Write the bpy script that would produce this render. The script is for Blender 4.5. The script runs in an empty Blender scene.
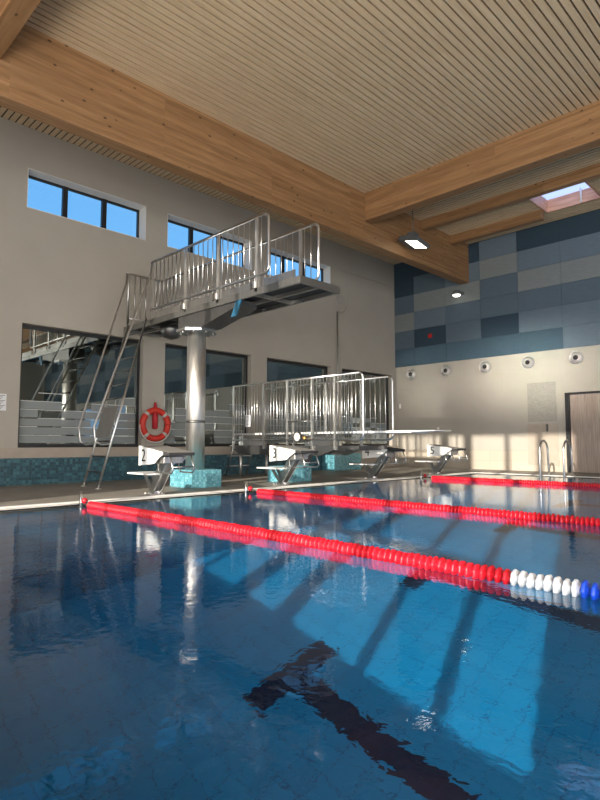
import bpy, math, random
from mathutils import Vector, Matrix
random.seed(7)
C = bpy.context.scene.collection
SC = bpy.context.scene
R = math.radians
PI = math.pi

# ------------------------------------------------------------------ camera, world, lights, exposure
cd = bpy.data.cameras.new('camera'); cam = bpy.data.objects.new('camera', cd); C.objects.link(cam)
cd.sensor_fit = 'VERTICAL'; cd.sensor_height = 24.0; cd.lens = 566.0/800*24.0
cd.clip_start = 0.02; cd.clip_end = 400
cam.location = (0, 0, 0.73); cam.rotation_euler = (R(90+4.34), 0, R(-44.98))
SC.camera = cam

w = bpy.data.worlds.new('sky'); SC.world = w; w.use_nodes = True
nt = w.node_tree; nt.nodes.clear()
out = nt.nodes.new('ShaderNodeOutputWorld'); bg = nt.nodes.new('ShaderNodeBackground')
tc = nt.nodes.new('ShaderNodeTexCoord'); sx = nt.nodes.new('ShaderNodeSeparateXYZ'); cr = nt.nodes.new('ShaderNodeValToRGB')
nt.links.new(tc.outputs['Generated'], sx.inputs[0]); nt.links.new(sx.outputs['Z'], cr.inputs[0])
cr.color_ramp.elements[0].position = 0.0; cr.color_ramp.elements[0].color = (.30, .30, .28, 1)
cr.color_ramp.elements[1].position = .75; cr.color_ramp.elements[1].color = (.13, .42, 1.1, 1)
e = cr.color_ramp.elements.new(.02); e.color = (.42, .66, 1.0, 1)
e = cr.color_ramp.elements.new(.30); e.color = (.29, .72, 1.42, 1)
nt.links.new(cr.outputs[0], bg.inputs[0]); bg.inputs[1].default_value = 0.95
nt.links.new(bg.outputs[0], out.inputs[0])

AZ, ALT = R(17.0), R(16.7)
sd = bpy.data.lights.new('sun', 'SUN'); sd.energy = 7.4; sd.angle = R(0.55); sd.color = (1.0, .90, .76)
sun = bpy.data.objects.new('sun', sd); C.objects.link(sun)
sdir = Vector((math.cos(ALT)*math.cos(AZ), math.cos(ALT)*math.sin(AZ), -math.sin(ALT)))
sun.rotation_euler = sdir.to_track_quat('-Z', 'Y').to_euler()
sd.cycles.is_caustics_light = True

def area(name, loc, direction, sx_, sy_, power, col, spread=180):
    d = bpy.data.lights.new(name, 'AREA'); d.shape = 'RECTANGLE'; d.size = sx_; d.size_y = sy_
    d.energy = power; d.color = col; d.spread = R(spread)
    o = bpy.data.objects.new(name, d); C.objects.link(o); o.location = loc
    o.rotation_euler = Vector(direction).to_track_quat('-Z', 'Y').to_euler()
    return o
area('daylight_fill_front', (-1.7, -1.0, 2.9), (1, .12, .20), 15.0, 4.6, 620, (1.0, .96, .90))  # added fill lamp inside the glazed wall, on top of the sky light
area('ceiling_uplight_fill', (-1.7, -1.5, 1.2), (1, .2, .80), 14.0, 1.6, 800, (1.0, .91, .78))  # added low lamp tilted up to brighten the ceiling and beam undersides
area('glint_fill_lamp', (-1.6, 1.15, .35), (1, .305, .14), 2.5, .25, 24, (1.0, .93, .80), 10)  # added lamp standing in for sun reflected off the water onto the end wall
area('glint_fill_lamp', (-1.6, 4.2, .35), (1, .305, .13), 1.0, .25, 8, (1.0, .93, .80), 9)  # second added lamp for the same reflected sun, nearer the corner
area('daylight_fill_side', (4.5, -17.6, 3.2), (0, 1, .25), 13.0, 4.5, 900, (1.0, .95, .88))  # added fill lamp at the far end of the hall

SC.view_settings.view_transform = 'Standard'; SC.view_settings.look = 'None'
SC.view_settings.exposure = 0.0; SC.view_settings.gamma = 1.0; SC.view_settings.use_curve_mapping = False
cy = SC.cycles
cy.use_denoising = True; cy.max_bounces = 10; cy.diffuse_bounces = 5; cy.glossy_bounces = 5; cy.transmission_bounces = 6
cy.transparent_max_bounces = 12; cy.caustics_refractive = True; cy.caustics_reflective = True
cy.sample_clamp_indirect = 6.0; cy.blur_glossy = 0.3

# ------------------------------------------------------------------ materials
class NT:
    def __init__(s, name):
        s.m = bpy.data.materials.new(name); s.m.use_nodes = True; s.t = s.m.node_tree; s.t.nodes.clear()
        s.o = s.n('ShaderNodeOutputMaterial'); s.b = s.n('ShaderNodeBsdfPrincipled'); s.l(s.b.outputs[0], s.o.inputs[0])
    def n(s, k, **kw):
        x = s.t.nodes.new(k)
        for a, v in kw.items(): setattr(x, a, v)
        return x
    def l(s, a, b): s.t.links.new(a, b)
    def set(s, col=None, rough=None, metal=None, **kw):
        if col is not None: s.b.inputs['Base Color'].default_value = (*col, 1)
        if rough is not None: s.b.inputs['Roughness'].default_value = rough
        if metal is not None: s.b.inputs['Metallic'].default_value = metal
        return s
    def coord(s, scale=(1, 1, 1), rot=(0, 0, 0)):
        t = s.n('ShaderNodeTexCoord'); mp = s.n('ShaderNodeMapping'); mp.inputs['Scale'].default_value = scale
        mp.inputs['Rotation'].default_value = rot; s.l(t.outputs['Object'], mp.inputs[0]); return mp.outputs[0]
    def noise(s, vec, scale, detail=3, rough=.5, dist=0):
        x = s.n('ShaderNodeTexNoise'); s.l(vec, x.inputs['Vector']); x.inputs['Scale'].default_value = scale
        x.inputs['Detail'].default_value = detail; x.inputs['Roughness'].default_value = rough; x.inputs['Distortion'].default_value = dist
        return x.outputs['Fac']
    def ramp(s, fac, stops):
        x = s.n('ShaderNodeValToRGB'); s.l(fac, x.inputs[0]); els = x.color_ramp.elements
        els[0].position, els[0].color = stops[0][0], (*stops[0][1], 1)
        els[1].position, els[1].color = stops[-1][0], (*stops[-1][1], 1)
        for p, c in stops[1:-1]:
            q = els.new(p); q.color = (*c, 1)
        return x.outputs[0]
    def mix(s, fac, a, b, mode='MIX'):
        x = s.n('ShaderNodeMix', data_type='RGBA', blend_type=mode)
        if isinstance(fac, (int, float)): x.inputs[0].default_value = fac
        else: s.l(fac, x.inputs[0])
        for i, v in ((6, a), (7, b)):
            if isinstance(v, tuple): x.inputs[i].default_value = (*v, 1)
            else: s.l(v, x.inputs[i])
        return x.outputs[2]
    def math(s, op, a, b=None):
        x = s.n('ShaderNodeMath', operation=op)
        for i, v in ((0, a), (1, b)):
            if v is None: continue
            if isinstance(v, (int, float)): x.inputs[i].default_value = v
            else: s.l(v, x.inputs[i])
        return x.outputs[0]
    def bump(s, h, strength=.2, dist=.01):
        x = s.n('ShaderNodeBump'); s.l(h, x.inputs['Height']); x.inputs['Strength'].default_value = strength
        x.inputs['Distance'].default_value = dist; s.l(x.outputs[0], s.b.inputs['Normal'])
    def color(s, sock): s.l(sock, s.b.inputs['Base Color'])

def plain(name, col, rough=.5, metal=0, var=.06, scale=6):
    q = NT(name).set(col, rough, metal)
    f = q.noise(q.coord(), scale, 4)
    a = tuple(max(0, c*(1-var)) for c in col); b = tuple(min(1, c*(1+var)) for c in col)
    q.color(q.ramp(f, [(.3, a), (.7, b)])); return q

def wood(name, dark, mid, light, axis, rough=.55, knots=True, board=0.0):
    """axis: grain direction 0/1/2"""
    q = NT(name).set(mid, rough)
    sc = [1, 1, 1]; sc[axis] = .07
    v = q.coord(tuple(sc))
    g = q.noise(v, 22, 5, .6, .4)
    col = q.ramp(g, [(.25, dark), (.5, mid), (.78, light)])
    # laminations: bands of slightly different tone along the height
    t = q.n('ShaderNodeTexCoord'); s = q.n('ShaderNodeSeparateXYZ'); q.l(t.outputs['Object'], s.inputs[0])
    other = {0: 'Z', 1: 'Z', 2: 'X'}[axis]
    lam = q.math('FLOOR', q.math('MULTIPLY', s.outputs[other], 1/.045 if not board else 1/board))
    along = q.math('FLOOR', q.math('MULTIPLY', s.outputs['XYZ'[axis]], 1/2.3))
    wn = q.n('ShaderNodeTexWhiteNoise', noise_dimensions='2D'); cb = q.n('ShaderNodeCombineXYZ')
    q.l(lam, cb.inputs[0]); q.l(along, cb.inputs[1]); q.l(cb.outputs[0], wn.inputs['Vector'])
    band = q.ramp(wn.outputs['Value'], [(0, (.82, .80, .77)), (1, (1.12, 1.12, 1.12))])
    col = q.mix(1.0, col, band, 'MULTIPLY')
    if knots:
        sc2 = [4.6, 4.6, 4.6]; sc2[axis] = 2.6
        vo = q.n('ShaderNodeTexVoronoi', feature='F1'); q.l(q.coord(tuple(sc2)), vo.inputs['Vector']); vo.inputs['Scale'].default_value = 1.35
        k = q.ramp(vo.outputs['Distance'], [(.07, (1, 1, 1)), (.12, (0, 0, 0))])
        col = q.mix(k, col, tuple(c*.30 for c in dark))
    q.color(col); q.bump(g, .08, .004)
    return q.m

M = {}
M['plaster'] = plain('wall_plaster', (.395, .368, .325), .85, var=.035, scale=1.5).m
M['reveal'] = plain('reveal_plaster', (.74, .73, .71), .8, var=.02).m
M['dark'] = plain('dark_slot', (.035, .028, .022), .9).m
M['glulam_x'] = wood('glulam_x', (.215, .110, .048), (.29, .158, .072), (.37, .222, .112), 0)
M['glulam_y'] = wood('glulam_y', (.215, .110, .048), (.29, .158, .072), (.37, .222, .112), 1)
M['slat_x'] = wood('slat_x', (.60, .45, .29), (.70, .54, .36), (.80, .64, .45), 0, knots=False, board=.5)
M['slat_y'] = wood('slat_y', (.60, .45, .29), (.70, .54, .36), (.80, .64, .45), 1, knots=False, board=.5)
q = NT('shaft_wood').set((.6, .3, .2), .5)
q.color(q.ramp(q.noise(q.coord((1, .1, 1)), 20, 4), [(.3, (.48, .24, .15)), (.7, (.68, .40, .28))])); M['shaft'] = q.m

def steel(name, col=(.62, .62, .62), rough=.3):
    q = NT(name).set(col, rough, 1.0)
    g = q.noise(q.coord((1, 1, .15)), 30, 4)
    q.color(q.ramp(g, [(.3, tuple(c*.88 for c in col)), (.7, tuple(min(1, c*1.08) for c in col))]))
    r = q.n('ShaderNodeMapRange'); q.l(g, r.inputs[0]); r.inputs[3].default_value = rough*.8; r.inputs[4].default_value = rough*1.25
    q.l(r.outputs[0], q.b.inputs['Roughness']); return q.m
M['steel'] = steel('stainless_steel')
M['steel_satin'] = steel('satin_stainless', (.68, .67, .65), .42)
M['steel_dark'] = steel('dark_steel', (.20, .20, .20), .45)
M['steel_mid'] = steel('brushed_steel_dull', (.36, .36, .35), .42)
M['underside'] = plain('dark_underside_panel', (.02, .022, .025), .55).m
M['frame_black'] = plain('black_window_frame', (.018, .019, .021), .4).m
M['white_board'] = plain('white_plastic', (.80, .80, .78), .4, var=.02).m
M['black_grip'] = plain('black_grip', (.03, .03, .032), .7).m
M['grey_grip'] = plain('grey_antislip', (.22, .215, .20), .8).m
M['number_ink'] = plain('number_ink', (.02, .02, .02), .6).m
M['red_float'] = plain('red_plastic', (.62, .008, .022), .4, var=.05).m
M['white_float'] = plain('white_float_plastic', (.74, .77, .80), .35, var=.03).m
M['blue_float'] = plain('blue_plastic', (.012, .075, .62), .35, var=.05).m
M['ring_orange'] = plain('ring_orange', (.62, .038, .022), .5).m
M['red_cover'] = plain('red_cover', (.45, .01, .02), .6).m
M['band_grey'] = plain('reflective_band', (.55, .52, .48), .4).m
M['paper'] = plain('paper', (.72, .73, .76), .7, var=.02).m
M['alarm'] = plain('alarm_red', (.5, .02, .02), .4).m
M['blue_lever'] = plain('blue_lever', (.02, .10, .17), .4).m
M['brass'] = plain('brass', (.55, .33, .10), .35, 0.6).m
M['beige_tile_flat'] = plain('beige_sill', (.38, .33, .275), .6, var=.05).m
M['lamp_body'] = plain('lamp_body', (.10, .11, .12), .5).m

def emit(name, col, s):
    q = NT(name); q.b.inputs['Emission Color'].default_value = (*col, 1); q.b.inputs['Emission Strength'].default_value = s
    f = q.noise(q.coord(), 40, 1); q.color(q.ramp(f, [(0, (.8, .8, .8)), (1, (.9, .9, .9))])); return q.m
M['lamp_on'] = emit('lamp_diffuser', (1, .93, .74), 4.0)

def tiles(name, a, b, size, grout, gcol, rough=.35, stops=None, axes='XYZ', gsize=None):
    """square tiles on any axis-aligned face, per-tile random tone"""
    q = NT(name).set(a, rough)
    t = q.n('ShaderNodeTexCoord'); s = q.n('ShaderNodeSeparateXYZ'); q.l(t.outputs['Object'], s.inputs[0])
    ge = q.n('ShaderNodeNewGeometry'); gs = q.n('ShaderNodeSeparateXYZ'); q.l(ge.outputs['True Normal'], gs.inputs[0])
    cells = q.n('ShaderNodeCombineXYZ'); line = None
    for i, ax in enumerate('XYZ'):
        u = q.math('DIVIDE', q.math('ADD', s.outputs[ax], .0013+.0007*i), size[i])
        q.l(q.math('FLOOR', u), cells.inputs[i])
        fr = q.math('FRACT', u)
        d = q.math('MINIMUM', fr, q.math('SUBTRACT', 1.0, fr))
        ln = q.math('LESS_THAN', d, grout/size[i]/2)
        ln = q.math('MULTIPLY', ln, q.math('LESS_THAN', q.math('ABSOLUTE', gs.outputs[ax]), .7))
        line = ln if line is None else q.math('MAXIMUM', line, ln)
    wn = q.n('ShaderNodeTexWhiteNoise', noise_dimensions='3D'); q.l(cells.outputs[0], wn.inputs['Vector'])
    col = q.ramp(wn.outputs['Value'], stops or [(0, a), (1, b)])
    q.color(q.mix(line, col, gcol)); return q
M['mosaic_dark'] = tiles('teal_mosaic', None or (.02, .09, .12), (.06, .2, .24), (.05, .05, .05), .006, (.045, .10, .12), .45,
    [(0, (.014, .050, .072)), (.35, (.020, .075, .105)), (.7, (.03, .11, .15)), (1, (.055, .165, .20))]).m
M['mosaic_light'] = tiles('cyan_mosaic', (.05, .3, .4), (.1, .5, .6), (.04, .04, .04), .005, (.11, .26, .30), .3,
    [(0, (.07, .26, .34)), (.4, (.11, .35, .44)), (.8, (.16, .44, .53)), (1, (.24, .52, .60))]).m
M['pool_tile'] = tiles('pool_floor_tile', (.03, .24, .45), (.04, .27, .5), (.25, .25, .25), .010, (.004, .13, .34), .5,
    [(0, (.002, .225, .515)), (1, (.004, .25, .56))]).m
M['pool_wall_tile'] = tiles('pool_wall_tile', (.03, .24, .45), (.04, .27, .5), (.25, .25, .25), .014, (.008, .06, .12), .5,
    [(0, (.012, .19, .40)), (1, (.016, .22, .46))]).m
M['lane_mark'] = tiles('lane_mark_tile', (.001, .010, .05), (.002, .014, .06), (.25, .25, .25), .008, (.003, .02, .08), .7).m
M['deck_tile'] = tiles('deck_tile', (.2, .18, .15), (.22, .2, .17), (.3, .3, .3), .006, (.17, .155, .135), .55,
    [(0, (.225, .21, .185)), (1, (.262, .243, .213))]).m
M['skirt_tile'] = tiles('beige_wall_tile', (.4, .35, .29), (.45, .4, .33), (.6, .6, .265), .006, (.30, .26, .22), .5,
    [(0, (.42, .37, .31)), (1, (.47, .42, .35))]).m
M['rim'] = plain('white_rim', (.80, .79, .76), .5, var=.03).m

PBL = [(.022, .048, .075), (.085, .125, .165), (.115, .16, .205), (.19, .215, .225), (.05, .095, .135)]
for i, c in enumerate(PBL):
    q = NT('acoustic_panel_%d' % i).set(c, .8)
    g = q.noise(q.coord((1, .12, 1)), 40, 3)
    q.color(q.ramp(g, [(.3, tuple(x*.93 for x in c)), (.7, tuple(x*1.07 for x in c))])); M['panel%d' % i] = q.m
q = NT('door_wood').set((.3, .25, .2), .5)
g = q.noise(q.coord((14, 14, .5)), 5, 4)
q.color(q.ramp(g, [(.3, (.26, .20, .165)), (.55, (.36, .29, .245)), (.75, (.43, .355, .30))])); M['door_wood'] = q.m
q = NT('access_panel').set((.4, .38, .33), .8)
g = q.noise(q.coord((1, 2, 6)), 9, 4)
q.color(q.ramp(g, [(.3, (.27, .26, .23)), (.7, (.35, .335, .295))])); M['access'] = q.m

# window glass: a thin pane that reflects and lets light through
q = NT('window_glass'); q.t.nodes.remove(q.b)
lw = q.n('ShaderNodeLayerWeight'); lw.inputs[0].default_value = .5; fz = q.math('ADD', q.math('MULTIPLY', q.math('POWER', lw.outputs['Facing'], 4.0), .7), .05)
tr = q.n('ShaderNodeBsdfTransparent'); tr.inputs[0].default_value = (.86, .92, .90, 1)
gl = q.n('ShaderNodeBsdfGlossy'); gl.inputs['Roughness'].default_value = .0
ms = q.n('ShaderNodeMixShader'); q.l(fz, ms.inputs[0]); q.l(tr.outputs[0], ms.inputs[1]); q.l(gl.outputs[0], ms.inputs[2]); q.l(ms.outputs[0], q.o.inputs[0])
M['glass'] = q.m
q = NT('coated_glass'); q.t.nodes.remove(q.b)   # big panes, strongly mirroring
lw = q.n('ShaderNodeLayerWeight'); lw.inputs[0].default_value = .5; fz = q.math('ADD', q.math('MULTIPLY', q.math('POWER', lw.outputs['Facing'], 3.0), .6), .34)
tr = q.n('ShaderNodeBsdfTransparent'); tr.inputs[0].default_value = (.55, .62, .60, 1)
gl = q.n('ShaderNodeBsdfGlossy'); gl.inputs['Roughness'].default_value = .0; gl.inputs[0].default_value = (.9, .95, .93, 1)
ms = q.n('ShaderNodeMixShader'); q.l(fz, ms.inputs[0]); q.l(tr.outputs[0], ms.inputs[1]); q.l(gl.outputs[0], ms.inputs[2]); q.l(ms.outputs[0], q.o.inputs[0])
M['glass_mirror'] = q.m
q = NT('frosted_film'); q.b.inputs['Base Color'].default_value = (.38, .42, .43, 1); q.b.inputs['Roughness'].default_value = .6; q.b.inputs['Alpha'].default_value = .55
M['film'] = q.m
q = NT('white_film'); q.b.inputs['Base Color'].default_value = (.7, .74, .74, 1); q.b.inputs['Roughness'].default_value = .6; q.b.inputs['Alpha'].default_value = .8
M['film_line'] = q.m
q = NT('opal_glazing'); q.t.nodes.remove(q.b)
tl = q.n('ShaderNodeBsdfTranslucent'); tl.inputs[0].default_value = (.86, .86, .95, 1); tr = q.n('ShaderNodeBsdfTransparent'); ms = q.n('ShaderNodeMixShader'); ms.inputs[0].default_value = .8
q.l(tr.outputs[0], ms.inputs[1]); q.l(tl.outputs[0], ms.inputs[2]); q.l(ms.outputs[0], q.o.inputs[0]); M['opal'] = q.m
# water
q = NT('pool_water'); q.t.nodes.remove(q.b)
gb = q.n('ShaderNodeBsdfGlass'); gb.inputs['IOR'].default_value = 1.333; gb.inputs['Roughness'].default_value = 0.0
gb.inputs['Color'].default_value = (1, 1, 1, 1)
n1 = q.noise(q.coord((1, 1, 1), (0, 0, R(20))), 2.2, 2, .45, .3); n2 = q.noise(q.coord((1.0, 1.0, 1), (0, 0, R(-30))), 20.0, 2, .45, .3)
hsum = q.math('ADD', q.math('MULTIPLY', n1, .5), q.math('MULTIPLY', n2, .5))
bp = q.n('ShaderNodeBump'); q.l(hsum, bp.inputs['Height']); bp.inputs['Strength'].default_value = 1.0; bp.inputs['Distance'].default_value = .0018
q.l(bp.outputs[0], gb.inputs['Normal']); q.l(gb.outputs[0], q.o.inputs[0]); M['water'] = q.m

# ------------------------------------------------------------------ mesh helpers
class MB:
    def __init__(s): s.v = []; s.f = []; s.mi = []; s.sm = []
    def add(s, vs, fs, mi=0, sm=False):
        o = len(s.v); s.v += [tuple(v) for v in vs]; s.f += [tuple(i+o for i in f) for f in fs]
        s.mi += [mi]*len(fs); s.sm += [sm]*len(fs); return s
    def box(s, x0, x1, y0, y1, z0, z1, mi=0):
        v = [(x, y, z) for x in (x0, x1) for y in (y0, y1) for z in (z0, z1)]
        return s.add(v, [(0, 1, 3, 2), (4, 6, 7, 5), (0, 4, 5, 1), (2, 3, 7, 6), (0, 2, 6, 4), (1, 5, 7, 3)], mi)
    def hexa(s, pts, mi=0):   # 8 points: bottom 4 ccw, top 4 ccw
        return s.add(pts, [(3, 2, 1, 0), (4, 5, 6, 7), (0, 1, 5, 4), (1, 2, 6, 5), (2, 3, 7, 6), (3, 0, 4, 7)], mi)
    def prism(s, poly, axis, a, b, mi=0):   # poly of 2d points extruded along axis from a to b
        def P(p, t): return {0: (t, p[0], p[1]), 1: (p[0], t, p[1]), 2: (p[0], p[1], t)}[axis]
        n = len(poly); v = [P(p, a) for p in poly]+[P(p, b) for p in poly]
        return s.add(v, [tuple(range(n))[::-1], tuple(range(n, 2*n))]+[(i, (i+1) % n, (i+1) % n+n, i+n) for i in range(n)], mi)
    def tube(s, pts, r, seg=10, mi=0, closed=False):
        pts = [Vector(p) for p in pts]; n = len(pts); vs = []; up = None
        for i, p in enumerate(pts):
            if closed: d = (pts[(i+1) % n]-pts[i-1]).normalized()
            elif i == 0: d = (pts[1]-p).normalized()
            elif i == n-1: d = (p-pts[-2]).normalized()
            else: d = ((pts[i+1]-p).normalized()+(p-pts[i-1]).normalized()).normalized()
            if up is None:
                up = Vector((0, 0, 1)) if abs(d.z) < .9 else Vector((0, 1, 0))
            up = (up-d*up.dot(d)).normalized(); sd_ = d.cross(up)
            vs += [p+(up*math.cos(2*PI*k/seg)+sd_*math.sin(2*PI*k/seg))*r for k in range(seg)]
        fs = [(i*seg+k, i*seg+(k+1) % seg, ((i+1) % n)*seg+(k+1) % seg, ((i+1) % n)*seg+k) for i in range(n if closed else n-1) for k in range(seg)]
        o = len(s.v); s.add(vs, fs, mi, True)
        if not closed:
            s.f += [tuple(o+k for k in range(seg))[::-1], tuple(o+(n-1)*seg+k for k in range(seg))]; s.mi += [mi]*2; s.sm += [False]*2
        return s
    def lathe(s, prof, c, axis, seg=24, mi=0, sm=True, closed=False):   # prof (r, t) along axis
        c = Vector(c); vs = []
        for r, t in prof:
            for k in range(seg):
                a = 2*PI*k/seg; u, v = r*math.cos(a), r*math.sin(a)
                vs.append(c+Vector({0: (t, u, v), 1: (u, t, v), 2: (u, v, t)}[axis]))
        n = len(prof); m = n if closed else n-1
        fs = [(i*seg+k, i*seg+(k+1) % seg, ((i+1) % n)*seg+(k+1) % seg, ((i+1) % n)*seg+k) for i in range(m) for k in range(seg)]
        o = len(s.v); s.add(vs, fs, mi, sm)
        if not closed:
            for i in (0, n-1):
                if prof[i][0] > 1e-5:
                    s.f.append(tuple(o+i*seg+k for k in range(seg))); s.mi.append(mi); s.sm.append(False)
        return s
    def xf(s, mat):
        s.v = [tuple(mat @ Vector(v)) for v in s.v]; return s
    def build(s, name, mats, parent=None, bevel=0, loc=None):
        me = bpy.data.meshes.new(name)
        off = Vector(loc) if loc else Vector((0, 0, 0))
        me.from_pydata([tuple(Vector(v)-off) for v in s.v], [], s.f)
        for m_ in (mats if isinstance(mats, (list, tuple)) else [mats]): me.materials.append(M[m_] if isinstance(m_, str) else m_)
        for p, mi, sm in zip(me.polygons, s.mi, s.sm): p.material_index = mi; p.use_smooth = sm
        import bmesh
        bm = bmesh.new(); bm.from_mesh(me); bmesh.ops.recalc_face_normals(bm, faces=bm.faces); bm.to_mesh(me); bm.free()
        o = bpy.data.objects.new(name, me); C.objects.link(o)
        if loc: o.location = off
        if parent: o.parent = parent
        if bevel:
            b = o.modifiers.new('bevel', 'BEVEL'); b.width = bevel; b.segments = 2; b.limit_method = 'ANGLE'
        return o
def empty(name, loc=(0, 0, 0)):
    o = bpy.data.objects.new(name, None); C.objects.link(o); o.location = loc; return o
def tag(o, label=None, cat=None, group=None, kind=None):
    if label: o['label'] = label
    if cat: o['category'] = cat
    if group: o['group'] = group
    if kind: o['kind'] = kind
    return o
def struct(o, label, cat): return tag(o, label, cat, None, 'structure')
def arc(c, r, a0, a1, plane, n=8):
    """arc points; plane 'xz','yz','xy'"""
    o = []
    for i in range(n+1):
        a = R(a0+(a1-a0)*i/n); u, v = r*math.cos(a), r*math.sin(a)
        o.append({'xz': (c[0]+u, c[1], c[2]+v), 'yz': (c[0], c[1]+u, c[2]+v), 'xy': (c[0]+u, c[1]+v, c[2])}[plane])
    return o

# ------------------------------------------------------------------ room shell
XL, YL, XF, H = -2.0, 10.2, 14.4, 6.3          # glazed front wall, left wall, far wall, ceiling
YB = -18.0
PX0, PX1, PY0, PY1, PD = .38, 12.55, -16.4, 6.6, 4.0
T = .02
WX = [(.62, 2.94), (3.42, 5.74), (6.24, 8.56), (9.06, 11.38), (11.84, 14.16)]   # window openings in the left wall

def wall_with_holes(name, u0, u1, z0, z1, holes, mk, mat):
    us = sorted({u0, u1, *[h[0] for h in holes], *[h[1] for h in holes]}); zs = sorted({z0, z1, *[h[2] for h in holes], *[h[3] for h in holes]})
    m = MB()
    for a, b in zip(us, us[1:]):
        for c, d in zip(zs, zs[1:]):
            cu, cz = (a+b)/2, (c+d)/2
            if any(h[0] < cu < h[1] and h[2] < cz < h[3] for h in holes): continue
            mk(m, a, b, c, d)
    return m.build(name, mat)
holes = [(a, b, .65, 2.80) for a, b in WX]+[(a, b, 4.85, 5.57) for a, b in WX]
struct(wall_with_holes('wall_left', XL-.3, XF+.3, 0, H, holes, lambda m, a, b, c, d: m.box(a, b, YL, YL+.34, c, d), 'plaster'),
       'warm grey plaster wall with clerestory and lower windows', 'wall')
holes = [(-9.0, -6.6, .7, 2.7), (-12.0, -9.5, .7, 2.7), (-15.0, -12.5, .7, 2.7)]
struct(wall_with_holes('wall_right', YB, YL, 0, H, holes, lambda m, a, b, c, d: m.box(XF, XF+.3, a, b, c, d), 'plaster'),
       'pale plaster end wall below blue acoustic panels', 'wall')
# glazed front wall behind the camera: big opening with posts and transoms
struct(wall_with_holes('wall_front', YB, YL, T+.001, H+.6, [(-14.0, -.6, .9, 3.2), (-.08, 6.05, .80, 6.16)],
       lambda m, a, b, c, d: m.box(XL-.3, XL, a, b, c, d), 'plaster'), 'glazed plaster wall towards the sun', 'wall')
struct(wall_with_holes('wall_back', XL-.3, XF+.3, 0, H+.6, [(-1.2, 2.8, .8, 3.0), (3.6, 7.6, .8, 3.0), (8.4, 12.6, .8, 3.0)],
       lambda m, a, b, c, d: m.box(a, b, YB-.3, YB, c, d), 'plaster'), 'plaster wall at the other end of the pool', 'wall')
wf = empty('window_9'); struct(wf, 'tall glazed facade with slim posts in the sunny wall', 'window')
m = MB()
for y, t in ((3.5, .26), (5.05, .12), (2.78, .24), (1.65, .10), (.80, .12), (4.3, .05)): m.box(XL-.2, XL-.08, y-t/2, y+t/2, .80, 6.16)
m.build('frame', 'frame_black', wf)

# deck and basin
T = .02
m = MB()
D0, D1, E0, E1 = XL, XF, YB, YL
g = .30
for x0, x1, y0, y1, zb in ((-16.5, PX0-g, E0, E1, .006), (PX1+g, D1, E0, E1, -.3), (PX0-g, PX1+g, PY1+g, E1, -.3), (PX0-g, PX1+g, E0, PY0-g, -.3)):
    m.box(x0, x1, y0, y1, zb, T)  # first strip kept thin and run out unseen over the extended water
struct(m.build('floor', 'deck_tile'), 'grey beige tiled pool deck', 'floor')
m = MB()
for a, b, z, mi in ((0, .17, .012, 0), (.17, .25, .004, 1), (.25, .30, .018, 0)):
    m.box(PX0-b, PX1+b, PY1+a, PY1+b, -.3, z, mi); m.box(PX0-b, PX1+b, PY0-b, PY0-a, -.3, z, mi)
    m.box(PX0-b, PX0-a, PY0-a, PY1+a, .0015, max(z, .006), mi); m.box(PX1+a, PX1+b, PY0-a, PY1+a, -.3, z, mi)
struct(m.build('trim_1', ['rim', 'grey_grip']), 'white overflow rim around the pool', 'pool rim')
PXU = -16.0      # basin and water extended unseen under the deck so refracted sunlight gets in
m = MB()
m.add([(PXU, PY0, -PD), (PX1, PY0, -PD), (PX1, PY1, -PD), (PXU, PY1, -PD)], [(0, 1, 2, 3)], 0)
c4 = [(PXU, PY0), (PX1, PY0), (PX1, PY1), (PXU, PY1)]
for i in range(4):
    a, b = c4[i], c4[(i+1) % 4]
    m.add([(*a, -PD), (*b, -PD), (*b, .01), (*a, .01)], [(0, 1, 2, 3)], 1)
basin = m.build('pool_basin', ['pool_tile', 'pool_wall_tile'])
struct(basin, 'blue tiled pool basin under the water', 'pool basin')
bpy.context.view_layer.update()
# lane markings on the pool floor
marks = []
for i, xc in enumerate((1.55, 4.02, 6.50, 9.0, 11.4)):
    m = MB(); m.box(xc-.13, xc+.13, -14.4, 4.0, -PD, -PD+.004); m.box(xc-.52, xc+.52, 4.0, 4.25, -PD, -PD+.004)
    o = m.build('lane_marking', 'lane_mark'); marks.append(o)
    struct(o, ['black T shaped lane line on the pool floor nearest the camera side', 'black T shaped lane line with its crossbar in the picture middle',
               'black T shaped lane line passing under the front lane rope', 'black T shaped lane line between the second and third ropes', 'black T shaped lane line nearest the far deck'][i], 'lane line')
m = MB(); m.add([(PXU, PY0, 0), (PX1, PY0, 0), (PX1, PY1, 0), (PXU, PY1, 0)], [(0, 1, 2, 3)])
m.sm=[True]; water = m.build('pool_water', 'water'); tag(water, 'clear blue pool water with gentle ripples and reflections', 'water', None, 'stuff')
water.cycles.is_caustics_caster = True
basin.cycles.is_caustics_receiver = True
for o in marks: o.cycles.is_caustics_receiver = True

# ceiling: backing with slats. bay 1 and 2 slats run along X between the girder and the open side
BX = [(-5.4, -5.15), (1.93, 2.18), (9.70, 9.95)]     # cross beams in X
GY0, GY1 = 7.66, 7.93
SK = (12.45, 13.62, 3.98, 5.17)                       # skylight opening
m = MB()
q_ = .04
for x0, x1, y0, y1 in ((XL-.3, SK[0]-q_, YB-.3, YL+.34), (SK[1]+q_, XF+.3, YB-.3, YL+.34), (SK[0]-q_, SK[1]+q_, YB-.3, SK[2]-q_), (SK[0]-q_, SK[1]+q_, SK[3]+q_, YL+.34)):
    m.box(x0, x1, y0, y1, H+.035, H+.14)
for x0, x1, y0, y1 in ((BX[2][1], SK[0]-q_, YB, GY0), (SK[1]+q_, XF, YB, GY0), (SK[0]-q_, SK[1]+q_, YB, SK[2]-q_), (SK[0]-q_, SK[1]+q_, SK[3]+q_, GY0), (XL, XF, GY1, YL)):
    m.box(x0, x1, y0, y1, H+.012, H+.036)
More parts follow.
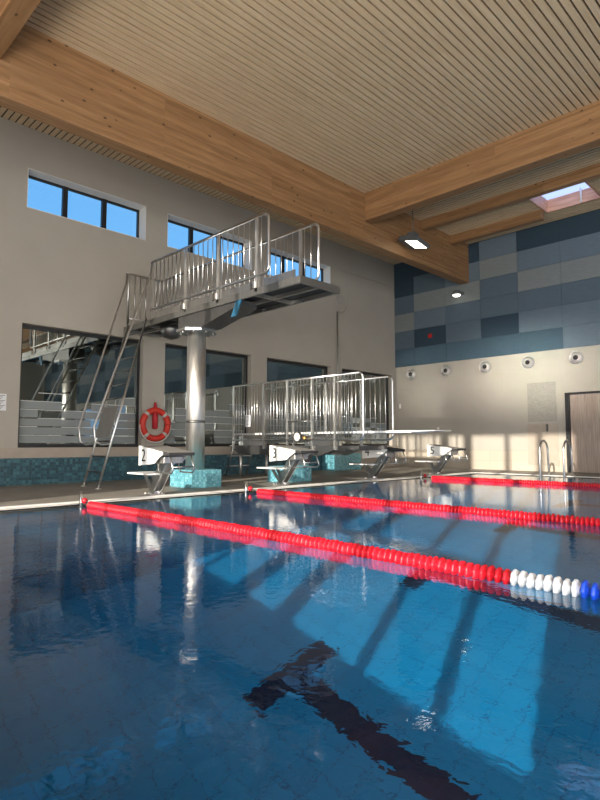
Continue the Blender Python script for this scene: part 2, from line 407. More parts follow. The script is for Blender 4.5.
struct(m.build('ceiling', 'dark'), 'dark ceiling deck above the wooden slats', 'ceiling')
m = MB()
P = .113
def slx(x0, x1, y0, y1):
    y = y1
    while y-P > y0: m.box(x0, x1, y-P+.026, y, H, H+.034, 0); y -= P
def sly(x0, x1, y0, y1):
    x = x0
    while x+P < x1+.02: m.box(x, min(x+P-.026, x1), y0, y1, H, H+.012, 1); x += P
slx(BX[1][1], BX[2][0], YB, GY0-.004); slx(XL, BX[1][0], YB, GY0-.004)
sly(XL, XF, GY1, YL)
x = BX[2][1]+.01
while x+P < XF:
    if x+P > SK[0]-.04 and x < SK[1]+.04:
        m.box(x, x+P-.034, YB, SK[2]-.045, H, H+.012, 1); m.box(x, x+P-.034, SK[3]+.045, GY0, H, H+.012, 1)
    else: m.box(x, x+P-.034, YB, GY0, H, H+.012, 1)
    x += P
struct(m.build('ceiling_slats', ['slat_x', 'slat_y']), 'pale wooden slat ceiling with dark gaps', 'slatted ceiling')

def beam(name, x0, x1, y0, y1, z0, z1, mat, label):
    return struct(MB().box(x0, x1, y0, y1, z0, z1).build(name, mat, bevel=.008), label, 'beam')
beam('ceiling_beam', XL, XF, GY0, GY1, 5.20, H+.034, 'glulam_x', 'deep glulam girder running along the windowed wall')
beam('ceiling_beam', BX[2][0], BX[2][1], YB, GY0, 5.66, H+.034, 'glulam_y', 'glulam cross beam butting into the girder, right of centre')
beam('ceiling_beam', BX[1][0], BX[1][1], YB, GY0, 5.66, H+.034, 'glulam_y', 'glulam cross beam in the upper left corner')
beam('ceiling_beam', 11.92, 12.10, YB, GY0, 6.07, H+.034, 'glulam_y', 'slender glulam purlin on the near side of the skylight')
beam('ceiling_beam', 13.36, 13.54, SK[3]+.05, GY0, 6.07, H-.001, 'glulam_y', 'slender glulam purlin nearest the blue panelled wall')
# skylight
sk = empty('window_8'); struct(sk, 'skylight with a reddish wooden shaft in the ceiling', 'skylight')
m = MB(); t = .04; z0, z1 = H-.02, H+.30
m.box(SK[0]-t, SK[0], SK[2]-t, SK[3]+t, z0, z1); m.box(SK[1], SK[1]+t, SK[2]-t, SK[3]+t, z0, z1)
m.box(SK[0], SK[1], SK[2]-t, SK[2], z0, z1); m.box(SK[0], SK[1], SK[3], SK[3]+t, z0, z1)
m.build('shaft', 'shaft', sk)
m = MB(); 
m.box(SK[0], SK[1], SK[2], SK[3], z1-.02, z1-.01); m.build('pane', 'opal', sk)
m = MB(); m.tube([(13.45, 4.35, z1-.03), (13.45, 4.35, H-.06)], .02, 8); m.build('opener_rod', 'white_board', sk)

# ------------------------------------------------------------------ left wall windows
names = ['outermost at left edge', 'left of the platform ladder', 'directly behind the platform column', 'behind the springboard railing', 'beside the far corner']
for i, (a, b) in enumerate(WX):
    wn = empty('window_%d' % (i+10 if i == 0 else i)); struct(wn, 'large mirror dark window, %s' % names[i], 'window')
    yf = YL+.13; t = .06
    m = MB(); m.box(a, b, yf, yf+.08, .65, .65+t); m.box(a, b, yf, yf+.08, 2.80-t, 2.80)
    m.box(a, a+t, yf, yf+.08, .65+t, 2.80-t); m.box(b-t, b, yf, yf+.08, .65+t, 2.80-t)
    m.build('frame', 'frame_black', wn)
    MB().box(a+t, b-t, yf+.035, yf+.045, .65+t, 2.80-t).build('pane', 'glass_mirror', wn)
    # frosted privacy film: stepped blocks with pale stripes
    m = MB(); random.seed(20+i)
    x = a+t+.01
    while x < b-t-.05:
        w_ = random.choice((.30, .42, .55)); x2 = min(x+w_, b-t-.01)
        top = random.choice((1.32, 1.42, 1.52)); z = .73
        while z < top:
            if random.random() < .82: m.box(x, x2, yf+.028, yf+.030, z, z+.125, 0)
            if random.random() < .8: m.box(x, x2, yf+.024, yf+.026, z+.13, z+.142, 1)
            z += .15
        x = x2
    m.build('privacy_film', ['film', 'film_line'], wn)
cl = {1: 'first', 2: 'second', 3: 'third'}
for i, (a, b) in enumerate(WX[:4]):
    wn = empty('window_%d' % (i+5 if i else 11))
    struct(wn, ['clerestory window outside the left edge', 'leftmost clerestory window showing blue sky', 'middle clerestory window behind the platform railing', 'rightmost clerestory window behind the platform end'][i], 'window')
    yf = YL+.26; t = .045; za, zb = 4.85, 5.57
    m = MB(); m.box(a, b, yf, yf+.06, za, za+t); m.box(a, b, yf, yf+.06, zb-t, zb); m.box(a, a+t, yf, yf+.06, za, zb); m.box(b-t, b, yf, yf+.06, za, zb)
    for k in (1, 2): xx = a+(b-a)*k/3; m.box(xx-.045, xx+.045, yf-.01, yf+.06, za, zb)
    m.build('frame', 'frame_black', wn)
    m = MB()
    for k in range(3):
        x0 = a+(b-a)*k/3+.045; x1 = a+(b-a)*(k+1)/3-.045; m.box(x0, x1, yf+.025, yf+.035, za+t, zb-t)
    m.build('pane', 'glass', wn)
    m = MB(); t = .012
    m.box(a, b, YL+.002, yf, zb-t, zb-.001); m.box(b-t, b-.001, YL+.002, yf, za, zb-t); m.box(a+.001, a+t, YL+.002, yf, za, zb-t); m.box(a+t, b-t, YL+.002, yf, za+.001, za+t)
    m.build('window_reveal', 'reveal', wn)
# clerestory opening 5 is blind
struct(MB().box(WX[4][0], WX[4][1], YL+.02, YL+.3, 4.85, 5.57).build('trim_2', 'plaster'), 'plastered niche beside the far corner', 'niche')
# room behind the lower windows
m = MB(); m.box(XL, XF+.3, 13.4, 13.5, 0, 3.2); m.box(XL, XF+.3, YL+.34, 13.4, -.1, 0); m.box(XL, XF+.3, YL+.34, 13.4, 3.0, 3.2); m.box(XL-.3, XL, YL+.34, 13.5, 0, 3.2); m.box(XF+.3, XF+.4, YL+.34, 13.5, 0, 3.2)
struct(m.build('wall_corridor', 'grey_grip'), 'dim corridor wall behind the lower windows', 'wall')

# dado and skirting
struct(MB().box(XL, 12.2, YL-.05, YL, T, .47).build('baseboard_left', 'mosaic_dark'), 'teal mosaic tiled dado along the windowed wall', 'dado')
struct(MB().box(XL, XF, YL-.035, YL, .475, .65).box(12.2, XF, YL-.035, YL, T, .475).build('trim_3', 'beige_tile_flat'), 'beige ledge strip above the mosaic dado', 'ledge')
m = MB(); m.box(XF-.012, XF, 5.19, YL-.035, T, .53); m.box(XF-.012, XF, YB, 4.08, T, .53)
struct(m.build('baseboard_right', 'skirt_tile'), 'beige tiled skirting on the end wall', 'skirting')

# blue acoustic panels on far wall: columns 1.08 m from Y=10.57 downwards, rows .545 m from z=3.05
grid = [  # columns from the corner; rows bottom to top (6 rows), index = tone
    [4, 1, 3, 1, 0, 0],
    [4, 0, 2, 3, 1, 0],
    [4, 1, 1, 3, 2, 0],
    [4, 0, 1, 1, 3, 2],
    [4, 2, 1, 3, 2, 0],
    [2, 2, 1, 3, 2, 0],
    [4, 1, 3, 2, 0, 1], [1, 0, 2, 1, 3, 0], [4, 2, 1, 0, 2, 1], [0, 1, 3, 2, 1, 0]]
ys = [YL, 9.49, 8.42, 7.34, 6.28, 5.18]
while ys[-1] > YB+1.2: ys.append(ys[-1]-1.08)
zs = [3.05+.541*k for k in range(6)]+[H]
m = MB()
for i in range(len(ys)-1):
    col = grid[i] if i < 6 else grid[6+(i % 4)]
    for k in range(6):
        m.box(XF-.05, XF, ys[i+1]+.003, ys[i]-.003, zs[k]+.003, zs[k+1]-.003, col[k])
struct(m.build('wall_panels', ['panel%d' % i for i in range(5)]), 'patchwork of blue and grey acoustic wall panels', 'acoustic panels')

# door in far wall
dr = empty('door_1', (XF, 4.6, T)); struct(dr, 'brown wood grain door in a dark frame on the end wall', 'door')
def part(m, name, mat, par, **k):
    o = m.build(name, mat, **k); o.parent = par; o.matrix_parent_inverse = Matrix.Translation(-par.location); return o
m = MB(); m.box(XF-.11, XF-.001, 5.08, 5.17, T, 1.95); m.box(XF-.11, XF-.001, 4.10, 5.08, 1.90, 1.95); m.box(XF-.11, XF-.001, 4.06, 4.10, T, 1.95)
part(m, 'door_frame', 'frame_black', dr)
part(MB().box(XF-.05, XF-.004, 4.11, 5.07, T+.01, 1.89), 'door_panel', 'door_wood', dr)

# ------------------------------------------------------------------ things on the far wall
def dn(c): return c
first = None
nl = ['closest to the room corner', 'second from the room corner', 'third from the room corner', 'above the access panel', 'nearest the door', 'past the door']
for i, y in enumerate([9.66, 8.47, 7.27, 6.09, 4.91]+[3.72-1.19*k for k in range(7)]):
    if first is None:
        r_ = empty('wall_nozzle', (XF, y, 2.80))
        m = MB(); m.lathe([(.16, -.001), (.165, -.03), (.14, -.045), (.125, -.03), (.12, -.012)], (0, 0, 0), 0, 28)
        f_ = m.build('ring', 'steel', r_)
        m = MB(); m.lathe([(.12, -.006), (.112, -.03), (.075, -.05), (.06, -.035)], (0, 0, 0), 0, 24); d_ = m.build('bowl', 'steel_satin', r_)
        m = MB(); m.lathe([(.001, -.075), (.035, -.07), (.058, -.045), (.062, -.02)], (0, 0, 0), 0, 20); b_ = m.build('jet', 'black_grip', r_)
        first = (r_, f_, d_, b_)
    else:
        r_ = first[0].copy(); C.objects.link(r_); r_.location = (XF, y, 2.80)
        for ch in first[1:]:
            k_ = ch.copy(); C.objects.link(k_); k_.parent = r_
    if i < 5:
        tag(r_, 'round steel air nozzle on the end wall, ' + nl[i], 'air nozzle', 'round air nozzles under the blue panels')
    else:
        tag(r_, 'round steel air nozzle beyond the door, mirrored only in the windows, %s after it' % ['first', 'second', 'third', 'fourth', 'fifth', 'sixth', 'seventh'][i-5], 'air nozzle', 'round air nozzles under the blue panels')
# access panels
o = MB().box(XF-.014, XF-.001, 5.41, 6.13, 1.27, 2.26).build('access_panel', 'access', bevel=.004); tag(o, 'square grey access cover, upper of two beside the door', 'access panel')
o = MB().box(XF-.025, XF-.013, 5.38, 6.15, .18, 1.22).build('access_panel', 'beige_tile_flat', bevel=.004); tag(o, 'pale access cover at floor level, lower of two beside the door', 'access panel')
o = MB().box(XF-.09, XF-.026, 5.62, 5.65, 1.02, 1.2).build('wall_hook', 'steel_dark'); tag(o, 'small hook at the top of the lower access cover', 'hook')
# red alarm, switch boxes
al = empty('fire_alarm', (XF-.05, 8.93, 3.87)); MB().box(-.045, 0, -.06, .06, -.06, .06).build('case', 'alarm', al, bevel=.01); MB().lathe([(.03, -.06), (.02, -.07), (.001, -.072)], (.015, 0, 0), 0, 14).build('button', 'alarm', al)
tag(al, 'small red fire alarm on the dark blue panel', 'alarm')
o = MB().box(XF-.03, XF, 10.03, 10.1, 1.78, 1.92).build('switch_box', 'white_board', bevel=.006); tag(o, 'small white switch box near the room corner', 'switch')
o = MB().box(XF-.03, XF, 8.72, 8.78, 1.12, 1.18).build('switch_box', 'white_board', bevel=.006); tag(o, 'tiny white box on the end wall above the springboard', 'switch')
# wall lamp
wl = empty('wall_lamp', (XF-.05, 7.85, 4.93))
MB().box(-.10, 0, -.03, .03, -.04, .04).build('bracket', 'lamp_body', wl, bevel=.006)
MB().lathe([(.001, -.10), (.10, -.08), (.12, 0), (.10, .04), (.001, .05)], (-.26, .06, 0), 2, 20).build('housing', 'lamp_body', wl)
MB().lathe([(.11, -.005), (.10, -.03), (.06, -.05), (.001, -.055)], (-.26, .06, -.07), 2, 20).build('diffuser', 'lamp_on', wl)
tag(wl, 'small lit lamp on a bracket against the blue panels', 'lamp')

# hanging floodlight under girder
fl = empty('floodlight', (11.05, 7.30, 5.42))
MB().tube([(0, 0, .2), (0, 0, H-5.42)], .009, 8).build('suspension_rod', 'steel_dark', fl)
MB().box(-.14, .10, -.10, .08, .10, .22).box(-.02, .02, -.16, .16, .06, .12).build('driver_box', 'lamp_body', fl, bevel=.01)
m = MB(); m.box(-.26, .26, -.30, .24, -.05, .045)
for k in range(9): m.box(-.24+.058*k, -.228+.058*k, -.1, .22, .045, .075)
rot = Matrix.Rotation(R(10), 4, 'Y') @ Matrix.Rotation(R(14), 4, 'X')
hd = m.xf(rot).build('lamp_head', 'lamp_body', fl)
m = MB(); m.box(-.22, .20, -.28, .06, -.056, -.05).xf(rot).build('lens', 'lamp_on', fl)
tag(fl, 'hanging floodlight with bright lens in front of the girder', 'lamp')

# ------------------------------------------------------------------ notice board at the left edge
nb = empty('notice_sheet', (3.08, YL, 1.41))
MB().box(-.15, .13, -.015, 0, -.14, .14).build('sheet', 'paper', nb)
m = MB()
for k in range(9): m.box(-.13, .11-.03*(k % 3), -.0165, -.0155, .11-.028*k, .118-.028*k)
m.build('text_lines', 'number_ink', nb)
tag(nb, 'pale notice sheet on the wall at the left edge', 'notice')

# life ring
lr = empty('life_ring', (6.0, YL-.075, 1.10))
def ring(a0, a1, R0, r0, mat, n=14, nm='ring_segment'):
    pts = [(R0*math.cos(R(a0+(a1-a0)*i/n)), 0, R0*math.sin(R(a0+(a1-a0)*i/n))) for i in range(n+1)]
    return MB().tube(pts, r0, 12).build(nm, mat, lr)
ring(0, 359.9, .285, .062, 'ring_orange', 48, 'ring_body')
for a in (45, 135, 225, 315): ring(a-6, a+6, .285, .066, 'band_grey', 4, 'reflective_band')
m = MB()
pts = [(.355*math.cos(R(a)), -.01, .355*math.sin(R(a))-.01*abs(math.sin(R(2*a)))) for a in range(180, 361, 12)]
m.tube(pts, .008, 6).build('grab_rope', 'white_board', lr)
tag(lr, 'orange red life ring hanging on the wall pier left of the column', 'life ring')
hk = empty('rescue_line_bag', (6.0, YL-.06, 1.28))
MB().lathe([(.035, -.32), (.055, -.30), (.06, -.1), (.05, .02), (.03, .16), (.02, .22)], (0, 0, .05), 2, 14).build('bag', 'red_cover', hk)
MB().tube([(0, 0, .25), (0, .03, .32), (0, .055, .32)], .008, 8).build('hook', 'steel', hk)
tag(hk, 'dark red rescue line bag hanging in the life ring', 'rescue bag')

# rescue pole with hoop against the wall
rp = empty('rescue_pole', (11.55, YL-.10, .46))
MB().tube([(0, 0, .0), (0, 0, 3.86)], .022, 8).build('pole', 'steel_satin', rp)
MB().tube([(.16+.20*math.cos(R(a)), 0, 4.11+.26*math.sin(R(a))) for a in range(-130, 225, 15)], .008, 6).build('hoop', 'steel_satin', rp)
tag(rp, 'tall thin rescue pole with wire hoop leaning by the corner windows', 'rescue pole')

# ------------------------------------------------------------------ 3 m diving platform
PLX0, PLX1, PLY0, PLY1 = 5.20, 6.0, 5.20, 10.0
pc = (5.40, 7.85)
m = MB(); m.box(5.10, 5.68, 7.50, 8.12, T, .30)
tag(m.build('tiled_plinth', 'mosaic_light', bevel=.006), 'light blue mosaic plinth under the platform column', 'plinth')
dp = empty('diving_platform', (0, 0, 0)); tag(dp, 'stainless steel diving platform on a single round column', 'diving platform')
m = MB(); m.lathe([(.155, .30), (.155, 2.56)], (pc[0], pc[1], 0), 2, 40); m.build('column', 'steel_satin', dp)
m = MB(); m.lathe([(.157, 1.06), (.157, 1.10)], (pc[0], pc[1], 0), 2, 40); m.build('column_joint', 'steel_dark', dp)
m = MB()
oc = [(pc[0]+.34*math.cos(R(22.5+45*k)), pc[1]+.34*math.sin(R(22.5+45*k))) for k in range(8)]
m.prism(oc, 2, 2.56, 2.60)
for k in range(8):
    a = R(45*k); m.lathe([(.018, 2.53), (.018, 2.56)], (pc[0]+.27*math.cos(a), pc[1]+.27*math.sin(a), 0), 2, 8)
m.build('head_plate', 'steel', dp)
# cantilever box under the deck
m = MB()
m.prism([(8.15, 2.60), (7.45, 2.60), (6.55, 2.78), (6.55, 2.88), (8.15, 2.88)], 0, 5.23, 5.60)
m.build('support_box', 'steel_dark', dp)
m = MB(); m.lathe([(.001, 2.62), (.14, 2.66), (.2, 2.78), (.2, 2.86)], (5.6, 8.95, 0), 2, 20); m.build('end_bracket', 'steel_dark', dp)
# deck frame
m = MB(); zb, zt = 2.85, 2.95
m.box(PLX0, PLX0+.04, PLY0, PLY1, zb, zt); m.box(PLX1-.04, PLX1, PLY0, PLY1, zb, zt)
m.box(PLX0+.04, PLX1-.04, PLY0, PLY0+.04, zb, zt); m.box(PLX0+.04, PLX1-.04, PLY1-.04, PLY1, zb, zt)
m.box(5.57, 5.62, PLY0+.04, PLY1-.04, zb+.005, zb+.06)
for y in (6.15, 7.1, 8.4, 9.2): m.box(PLX0+.04, PLX1-.04, y, y+.04, zb+.004, zb+.06)
m.build('deck_frame', 'steel_mid', dp)
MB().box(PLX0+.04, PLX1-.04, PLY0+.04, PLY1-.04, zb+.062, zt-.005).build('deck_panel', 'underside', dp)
for y in (5.75, 6.6): MB().lathe([(.03, zb-.05), (.04, zb-.03), (.025, zb)], (5.8, y, 0), 2, 10).build('rubber_foot', 'black_grip', dp)
m = MB(); m.hexa([(5.205, 6.68, 2.62), (5.225, 6.68, 2.62), (5.225, 6.56, 2.62), (5.205, 6.56, 2.62), (5.205, 6.56, 2.86), (5.225, 6.56, 2.86), (5.225, 6.44, 2.86), (5.205, 6.44, 2.86)])
m.build('blue_lever', 'blue_lever', dp)['label'] = 'blue locking lever'

def guardrail(parent, name, x, ya, yb, zlow, ztop, posts, pitch, zpost, zpt=None, r=.021, rb=.007, toe=True, post_w=.028):
    """rail in the plane x=const from ya (pool end) to yb; rounded at the pool end"""
    g = empty(name); g.parent = parent
    rr = .10
    pts = [(x, yb, ztop), (x, ya+rr, ztop)]+arc((x, ya+rr, ztop-rr), rr, 90, 180, 'yz', 6)+arc((x, ya+rr, zlow+rr), rr, 180, 270, 'yz', 6)+[(x, yb, zlow)]
    MB().tube(pts, r, 10).build('handrail', 'steel', g)
    base = MB()
    for y in posts:
        MB().box(x-.012, x+.012, y-post_w, y+post_w, zpost, (zpt or ztop)-.01).build('post', 'steel_satin', g)
    y = ya+.16; proto = None
    while y < yb-.03:
        if all(abs(y-p) > .04 for p in posts):
            if proto is None:
                proto = MB().tube([(0, 0, 0), (0, 0, ztop-zlow)], rb, 6).build('baluster', 'steel', g); o = proto
            else:
                o = proto.copy(); C.objects.link(o); o.parent = g
            o.location = (x, y, zlow)
        y += pitch
    return g
g1 = guardrail(dp, 'guardrail', PLX0+.012, 5.84, 9.02, 3.13, 4.0, [6.10, 7.02, 7.92, 8.97], .13, 2.90)
m = MB(); 
for a, b in ((5.3, 5.95), (6.25, 6.92), (7.15, 7.80), (8.05, 8.85)): m.box(PLX0, PLX0+.012, a, b, 2.95, 3.05)
for y in (6.17, 7.09, 7.99):
    m.box(PLX0-.02, PLX0+.03, y-.05, y-.01, 2.96, 3.05); m.box(PLX0-.02, PLX0+.03, y+.03, y+.07, 2.96, 3.05)
m.build('toe_board', 'steel', dp)
g2 = guardrail(dp, 'guardrail', PLX1-.012, 5.60, 9.95, 3.13, 4.0, [5.98, 6.95, 7.95, 8.95, 9.9], .13, 2.90)
# back guard along X
g3 = empty('guardrail'); g3.parent = dp
MB().tube([(5.24, 9.93, 3.0), (5.24, 9.93, 3.93), (5.27, 9.93, 3.99), (5.97, 9.93, 3.99)], .021, 10).build('handrail', 'steel', g3)
MB().tube([(5.26, 9.93, 3.12), (5.97, 9.93, 3.12)], .014, 8).build('lower_rail', 'steel', g3)
for k in range(5): MB().tube([(5.38+.12*k, 9.93, 3.12), (5.38+.12*k, 9.93, 3.99)], .0085, 6).build('baluster', 'steel', g3)
# ladder
ld = empty('ladder'); ld.parent = dp
FL, FR, TL_, TR = Vector((4.10, 9.12, T)), Vector((4.03, 8.45, T)), Vector((5.20, 9.84, 2.97)), Vector((5.17, 9.11, 2.97))
for a, b in ((FL, TL_), (FR, TR)):
    MB().tube([a, b], .019, 10).build('stringer', 'steel', ld)
    MB().lathe([(.045, 0), (.045, .012), (.025, .02)], a, 2, 14).build('foot_plate', 'steel_satin', ld)
for k in range(11):
    f = (k+1)/12; a = FL.lerp(TL_, f); b = FR.lerp(TR, f)
    MB().tube([a, b], .015, 8).build('rung', 'steel_dark', ld)
a = FL.lerp(TL_, .27)+Vector((-.03, -.02, 0)); b = FR.lerp(TR, .27)+Vector((-.03, .02, 0)); c_ = FR.lerp(TR, .45)+Vector((-.03, .02, 0)); d_ = FL.lerp(TL_, .45)+Vector((-.03, -.02, 0))
o_ = Vector((-.012, 0, .003))
MB().hexa([a, b, b+o_, a+o_, d_, c_, c_+o_, d_+o_]).build('closure_panel', 'grey_grip', ld)['label'] = 'dark grey ladder closure panel'
for a, b, tp in ((FL, TL_, Vector((5.20, 9.93, 3.99))), (FR, TR, Vector((5.20, 9.02, 3.99)))):
    off = Vector((-.34, 0, .08)); s0 = a.lerp(b, .235); d = (b-a).normalized()
    p1 = a.lerp(b, .235)+off*.75-d*.02; p2 = a.lerp(b, .30)+off; p3 = a.lerp(b, 1.0)+off+d*.55
    p3 = Vector((tp.x-.03, tp.y-.05, 3.78))
    MB().tube([s0, s0+off*.45-d*.05, p1, p2, p3, tp-Vector((.01, .03, .06)), tp], .017, 10).build('handrail', 'steel', ld)

# ------------------------------------------------------------------ 1 m springboard
m = MB(); m.box(7.0, 7.72, 7.42, 7.85, T, .31)
tag(m.build('tiled_plinth', 'mosaic_light', bevel=.006), 'light blue mosaic plinth behind starting block three', 'plinth')
m = MB(); m.box(10.95, 12.05, 9.72, 10.14, T, .46)
tag(m.build('tiled_plinth', 'mosaic_light', bevel=.006), 'blue mosaic plinth at the end of the dado, left of block four', 'plinth')
sb = empty('springboard'); tag(sb, 'white springboard between long barred railings on a steel stand', 'springboard')
m = MB(); m.box(7.66, 8.14, 5.15, 9.75, .895, .935); m.build('board', 'white_board', sb, bevel=.008)
m = MB(); m.hexa([(7.66, 4.72, .918), (8.14, 4.72, .918), (8.14, 5.15, .91), (7.66, 5.15, .91), (7.66, 4.72, .928), (8.14, 4.72, .928), (8.14, 5.15, .93), (7.66, 5.15, .93)])
m.build('board_tip', 'white_board', sb)
m = MB()   # stand channel: dark hull shaped frame
m.prism([(9.5, .60), (9.3, .50), (7.0, .50), (6.7, .60), (6.1, .62), (6.1, .68), (9.5, .68)], 0, 7.50, 7.58)
m.prism([(9.5, .60), (9.3, .50), (7.0, .50), (6.7, .60), (6.1, .62), (6.1, .68), (9.5, .68)], 0, 8.22, 8.30)
for y in (9.4, 8.6, 7.7, 6.9, 6.2): m.box(7.58, 8.22, y-.04, y+.04, .60, .68)
m.build('stand_frame', 'steel_dark', sb)
m = MB(); m.prism([(7.80, .31), (7.46, .31), (7.30, .60), (7.95, .60)], 0, 7.50, 7.68); m.build('pedestal', 'steel', sb)
for x in (7.54, 8.26):
    for y in (9.3,): MB().tube([(x, y, T), (x, y, .56)], .03, 10).build('leg', 'steel_satin', sb)
MB().box(7.60, 8.20, 9.30, 9.45, .68, .885).build('rear_clamp', 'steel', sb)
m = MB(); m.box(7.62, 8.18, 7.35, 7.5, .68, .86); m.tube([(7.55, 7.42, .87), (8.25, 7.42, .87)], .025, 10); m.build('fulcrum', 'steel', sb)
wh = empty('fulcrum_wheel'); wh.parent = sb
MB().lathe([(.075, -.01), (.105, -.02), (.105, .02), (.075, .01)], (7.36, 7.44, .84), 0, 28, closed=True).build('tyre', 'black_grip', wh)
MB().lathe([(.001, -.012), (.078, -.01), (.078, .01), (.001, .012)], (7.36, 7.44, .84), 0, 28).build('disc', 'white_board', wh)
MB().tube([(7.36, 7.44, .84), (7.6, 7.44, .84)], .015, 8).build('axle', 'brass', wh)
MB().lathe([(.02, 0), (.03, .03), (.02, .06)], (7.44, 7.33, .79), 2, 10).build('brass_knob', 'brass', sb)['label'] = 'brass coloured knob'
guardrail(sb, 'guardrail', 7.48, 5.98, 9.50, .79, 1.93, [9.48, 8.52, 7.83, 7.18, 6.62], .083, .61, r=.019, post_w=.022)
guardrail(sb, 'guardrail', 8.32, 5.98, 9.50, .79, 1.93, [9.48, 8.52, 7.60, 6.70], .115, .61, r=.019)
MB().tube([(7.48, 7.2, 1.13), (7.48, 7.83, 1.13)], .014, 8).build('grab_bar', 'steel_dark', sb)
m = MB(); 
for x in (7.62, 8.18): m.tube([(x, 9.9, T), (x, 9.55, .9)], .018, 8)
for k in range(3): m.box(7.62, 8.18, 9.62+.08*(2-k), 9.78+.08*(2-k), .22+.22*k, .24+.22*k)
m.build('steps', 'steel', sb)
sn = empty('safety_notice', (7.455, 8.97, 1.18)); MB().box(-.006, .006, -.075, .075, -.12, .12).build('sheet', 'paper', sn)
m = MB()
for k in range(7): m.box(-.0075, -.0065, -.06, .06-.02*(k % 3), .09-.028*k, .098-.028*k)
m.build('text_lines', 'grey_grip', sn)
tag(sn, 'small white notice sheet fixed to the springboard railing bars', 'notice')

# ------------------------------------------------------------------ starting blocks
def text_mesh(s, size):
    c = bpy.data.curves.new('t', 'FONT'); c.body = s; c.size = size; c.extrude = .0015; c.align_x = 'CENTER'; c.align_y = 'CENTER'
    o = bpy.data.objects.new('t', c); C.objects.link(o); bpy.context.view_layer.update()
    me = bpy.data.meshes.new_from_object(o.evaluated_get(bpy.context.evaluated_depsgraph_get()))
    bpy.data.objects.remove(o); return me
def block(x, yf, num, label, top='grey_grip'):
    b = empty('starting_block', (x, yf, T)); tag(b, label, 'starting block', 'numbered starting blocks on the pool edge')
    hw = .20
    # sloping platform, local y: + is away from pool. foot at y=0
    sl = lambda y: .585+(y+.69)*.115
    y0, y1 = -.69, .04
    def slab(t0, t1, e):
        return [(-hw+e, y0+e, sl(y0)+t0), (hw-e, y0+e, sl(y0)+t0), (hw-e, y1, sl(y1)+t0), (-hw+e, y1, sl(y1)+t0),
                (-hw+e, y0+e, sl(y0)+t1), (hw-e, y0+e, sl(y0)+t1), (hw-e, y1, sl(y1)+t1), (-hw+e, y1, sl(y1)+t1)]
    MB().hexa(slab(-.04, 0, 0)).build('platform_top', 'black_grip', b, bevel=.004)  # slab body is black: the shade on its edges is put into the colour
    MB().hexa(slab(.0005, .006, .012)).build('grip_surface', top, b)
    side = [(y1, sl(y1)-.265), (-.36, sl(-.36)-.185), (-.47, sl(-.47)-.10), (-.56, sl(-.56)-.042), (-.56, sl(-.56)-.006), (y1, sl(y1)+.004)]
    MB().prism(side, 0, -hw-.012, -hw-.001).build('number_plate', 'white_board', b)
    MB().prism(side, 0, hw+.001, hw+.012).build('side_plate', 'white_board', b)
    me = text_mesh(num, .235); me.materials.append(M['number_ink'])
    t = bpy.data.objects.new('number', me); C.objects.link(t); t.parent = b
    t.rotation_euler = (R(90), 0, R(-90)); t.location = (-hw-.0145, y1-.125, sl(y1)-.135)
    # underframe
    m = MB(); m.box(-.15, .15, -.50, -.20, .44, .535); m.build('underframe', 'steel_satin', b, bevel=.01)
    # inclined tapered leg made of two plates
    m = MB()
    for xx in (-.07, .05):
        m.prism([(.05, 0), (-.07, 0), (-.44, .46), (-.30, .52), (-.26, .46)], 0, xx, xx+.02)
    m.box(-.05, .05, -.06, .04, .0, .05)
    m.hexa([(-.05, .02, .04), (.05, .02, .04), (.05, .035, .04), (-.05, .035, .04), (-.05, -.31, .48), (.05, -.31, .48), (.05, -.29, .49), (-.05, -.29, .49)])
    m.build('leg', 'steel', b)
    m = MB(); m.box(-.12, .12, -.10, .08, 0, .012)
    for xx in (-.09, .09):
        for yy in (-.08, .06): m.lathe([(.012, .012), (.012, .03)], (xx, yy, 0), 2, 8)
    m.build('foot_plate', 'steel_satin', b)
    # rear step
    m = MB(); m.box(-.19, .19, -.16, .40, .275, .30); m.build('step', 'white_board', b, bevel=.008)
    m = MB(); m.prism([(.10, .275), (.18, .275), (.06, .13), (-.04, .04), (-.06, .09), (.02, .17)], 0, -.06, -.045); m.prism([(.10, .275), (.18, .275), (.06, .13), (-.04, .04), (-.06, .09), (.02, .17)], 0, .045, .06)
    m.build('step_bracket', 'steel', b)
    # backstroke grips
    for xx in (-.16, .16):
        pts = [(xx, -.36, .50), (xx, -.39, .35), (xx, -.43, .32), (xx, -.70, .32), (xx, -.74, .36), (xx, -.66, .56)]
        MB().tube(pts, .011, 8).build('grip', 'steel', b)
    MB().tube([(-.16, -.735, .40), (.16, -.735, .40)], .011, 8).build('grip_bar', 'steel', b)
    return b
block(4.15, 7.02, '2', 'starting block with number 2, frontmost and before the column plinth')
block(6.55, 7.02, '3', 'starting block with number 3, in front of the springboard')
block(9.00, 7.02, '4', 'starting block with number 4 and a sloping top darkened as if shaded', 'black_grip')  # shade on this top is put into its black colour
block(11.35, 7.02, '5', 'starting block with number 5, farthest by the end wall')

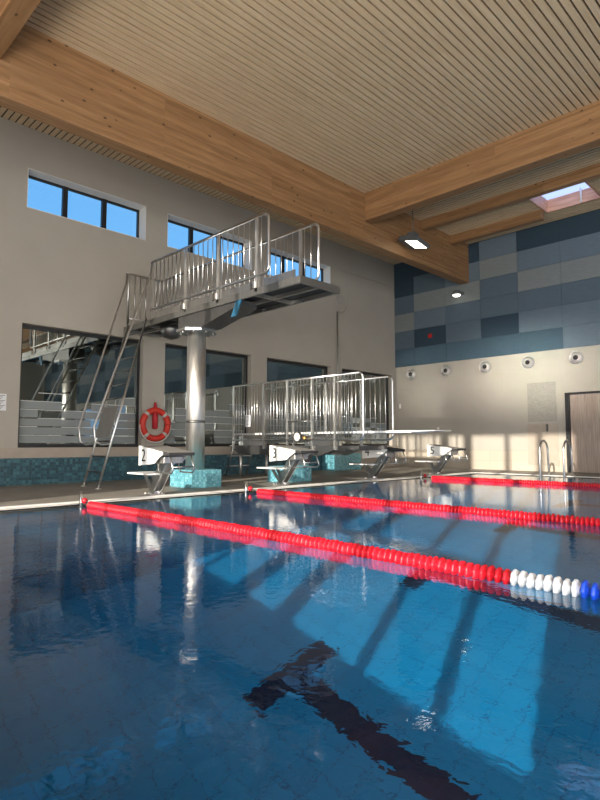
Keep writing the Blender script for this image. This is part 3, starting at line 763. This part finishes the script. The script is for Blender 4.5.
# ------------------------------------------------------------------ lane ropes
def float_mesh(seg=24):
    m = MB(); prof = [(.012, -.019), (.020, -.019), (.022, -.011), (.046, -.010), (.050, -.006), (.050, .005), (.046, .009), (.022, .010), (.020, .019), (.012, .019)]
    m.lathe(prof, (0, 0, 0), 1, seg, closed=True)
    out_ = []
    for i, (x, y, z) in enumerate(m.v):
        k = i % seg; r_ = math.hypot(x, z)
        if r_ > .040 and k % 3 == 0: s_ = .90; x *= s_; z *= s_
        out_.append((x, y, z))
    m.v = out_; return m
def rope(x, label, sections, n_parts, pitch, yvis, ystart=6.28, yend=-3.0):
    r_ = empty('lane_rope', (x, PY1, .03)); tag(r_, label, 'lane rope', 'floating lane ropes')
    protos = {}
    wob = lambda y: .012*math.sin(y*1.3+x)
    pts = []; y = PY1
    while y > yend: pts.append((wob(y), y-PY1, -.01)); y -= .4
    MB().tube(pts, .006, 6).build('cable', 'steel_dark', r_)
    rest = {}
    k = 0; y = ystart
    ylist = []
    while y > yend: ylist.append(y); y -= pitch
    lo = min(range(len(ylist)), key=lambda i: abs(ylist[i]-yvis))      # the discs nearest the camera are parts of their own
    for k, y in enumerate(ylist):
        mat = [c for lim, c in sections if y > lim][0]
        if lo-n_parts < k <= lo:
            if mat not in protos:
                o = float_mesh().build('float_disc', mat, r_); protos[mat] = o
            else:
                o = protos[mat].copy(); C.objects.link(o); o.parent = r_
            o.location = (wob(y), y-PY1, -.008+.003*math.sin(k*1.7)); o.rotation_euler = (random.uniform(-.05, .05), k*.7, random.uniform(-.05, .05))
        else: rest.setdefault(mat, []).append(y)
    for mat, yy in rest.items():
        m = MB()
        for y in yy:
            f = float_mesh(15); f.xf(Matrix.Translation((wob(y), y-PY1, -.008))); m.add(f.v, f.f, 0, True)
        o = m.build('float_disc', mat, r_); o['kind'] = 'stuff'
    return r_
def anchor(x, label):
    a = empty('rope_anchor', (x, PY1-.03, 0)); tag(a, label, 'rope anchor', 'steel rope anchor posts on the pool edge')
    MB().tube([(0, 0, -.12), (0, 0, .165)], .019, 12).build('post', 'steel', a)
    MB().lathe([(.001, -.03), (.03, -.02), (.034, 0), (.03, .02), (.001, .03)], (0, -.10, .06), 1, 16).build('end_float', 'red_float', a)
    MB().tube([(0, 0, .05), (0, -.09, .06), (0, -.32, .035)], .006, 6).build('hook_wire', 'steel_dark', a)
rope(2.93, 'front lane rope, red turning white and blue at the right edge', [(1.345, 'red_float'), (.995, 'white_float'), (-99, 'blue_float')], 100, .043, .86)
rope(5.43, 'middle lane rope of red floats starting at block three', [(-99, 'red_float')], 100, .043, 1.5)
rope(10.10, 'farthest lane rope of red floats starting at block five', [(-99, 'red_float')], 100, .043, 2.9)
anchor(2.93, 'steel rope anchor post at the end of the front rope'); anchor(5.43, 'steel rope anchor post at the end of the middle rope'); anchor(10.10, 'steel rope anchor post at the end of the farthest rope')

# ------------------------------------------------------------------ pool ladder rails at the far edge
pl = empty('pool_ladder', (12.55, 4.78, 0)); tag(pl, 'polished steel pool ladder handrails on the far edge by the door', 'pool ladder')
for yy in (.25, -.25):
    pts = [(-.20, yy, -1.2), (-.20, yy, .56)]+arc((0.02, yy, .56), .22, 180, 0, 'xz', 10)[1:]+[(.26, yy, .16), (.30, yy, .05), (.36, yy, .02)]
    MB().tube(pts, .021, 10).build('handrail', 'steel', pl)
for k in range(3): MB().box(-.24, -.16, -.25, .25, -.35-.28*k, -.33-.28*k).build('rung', 'steel', pl)
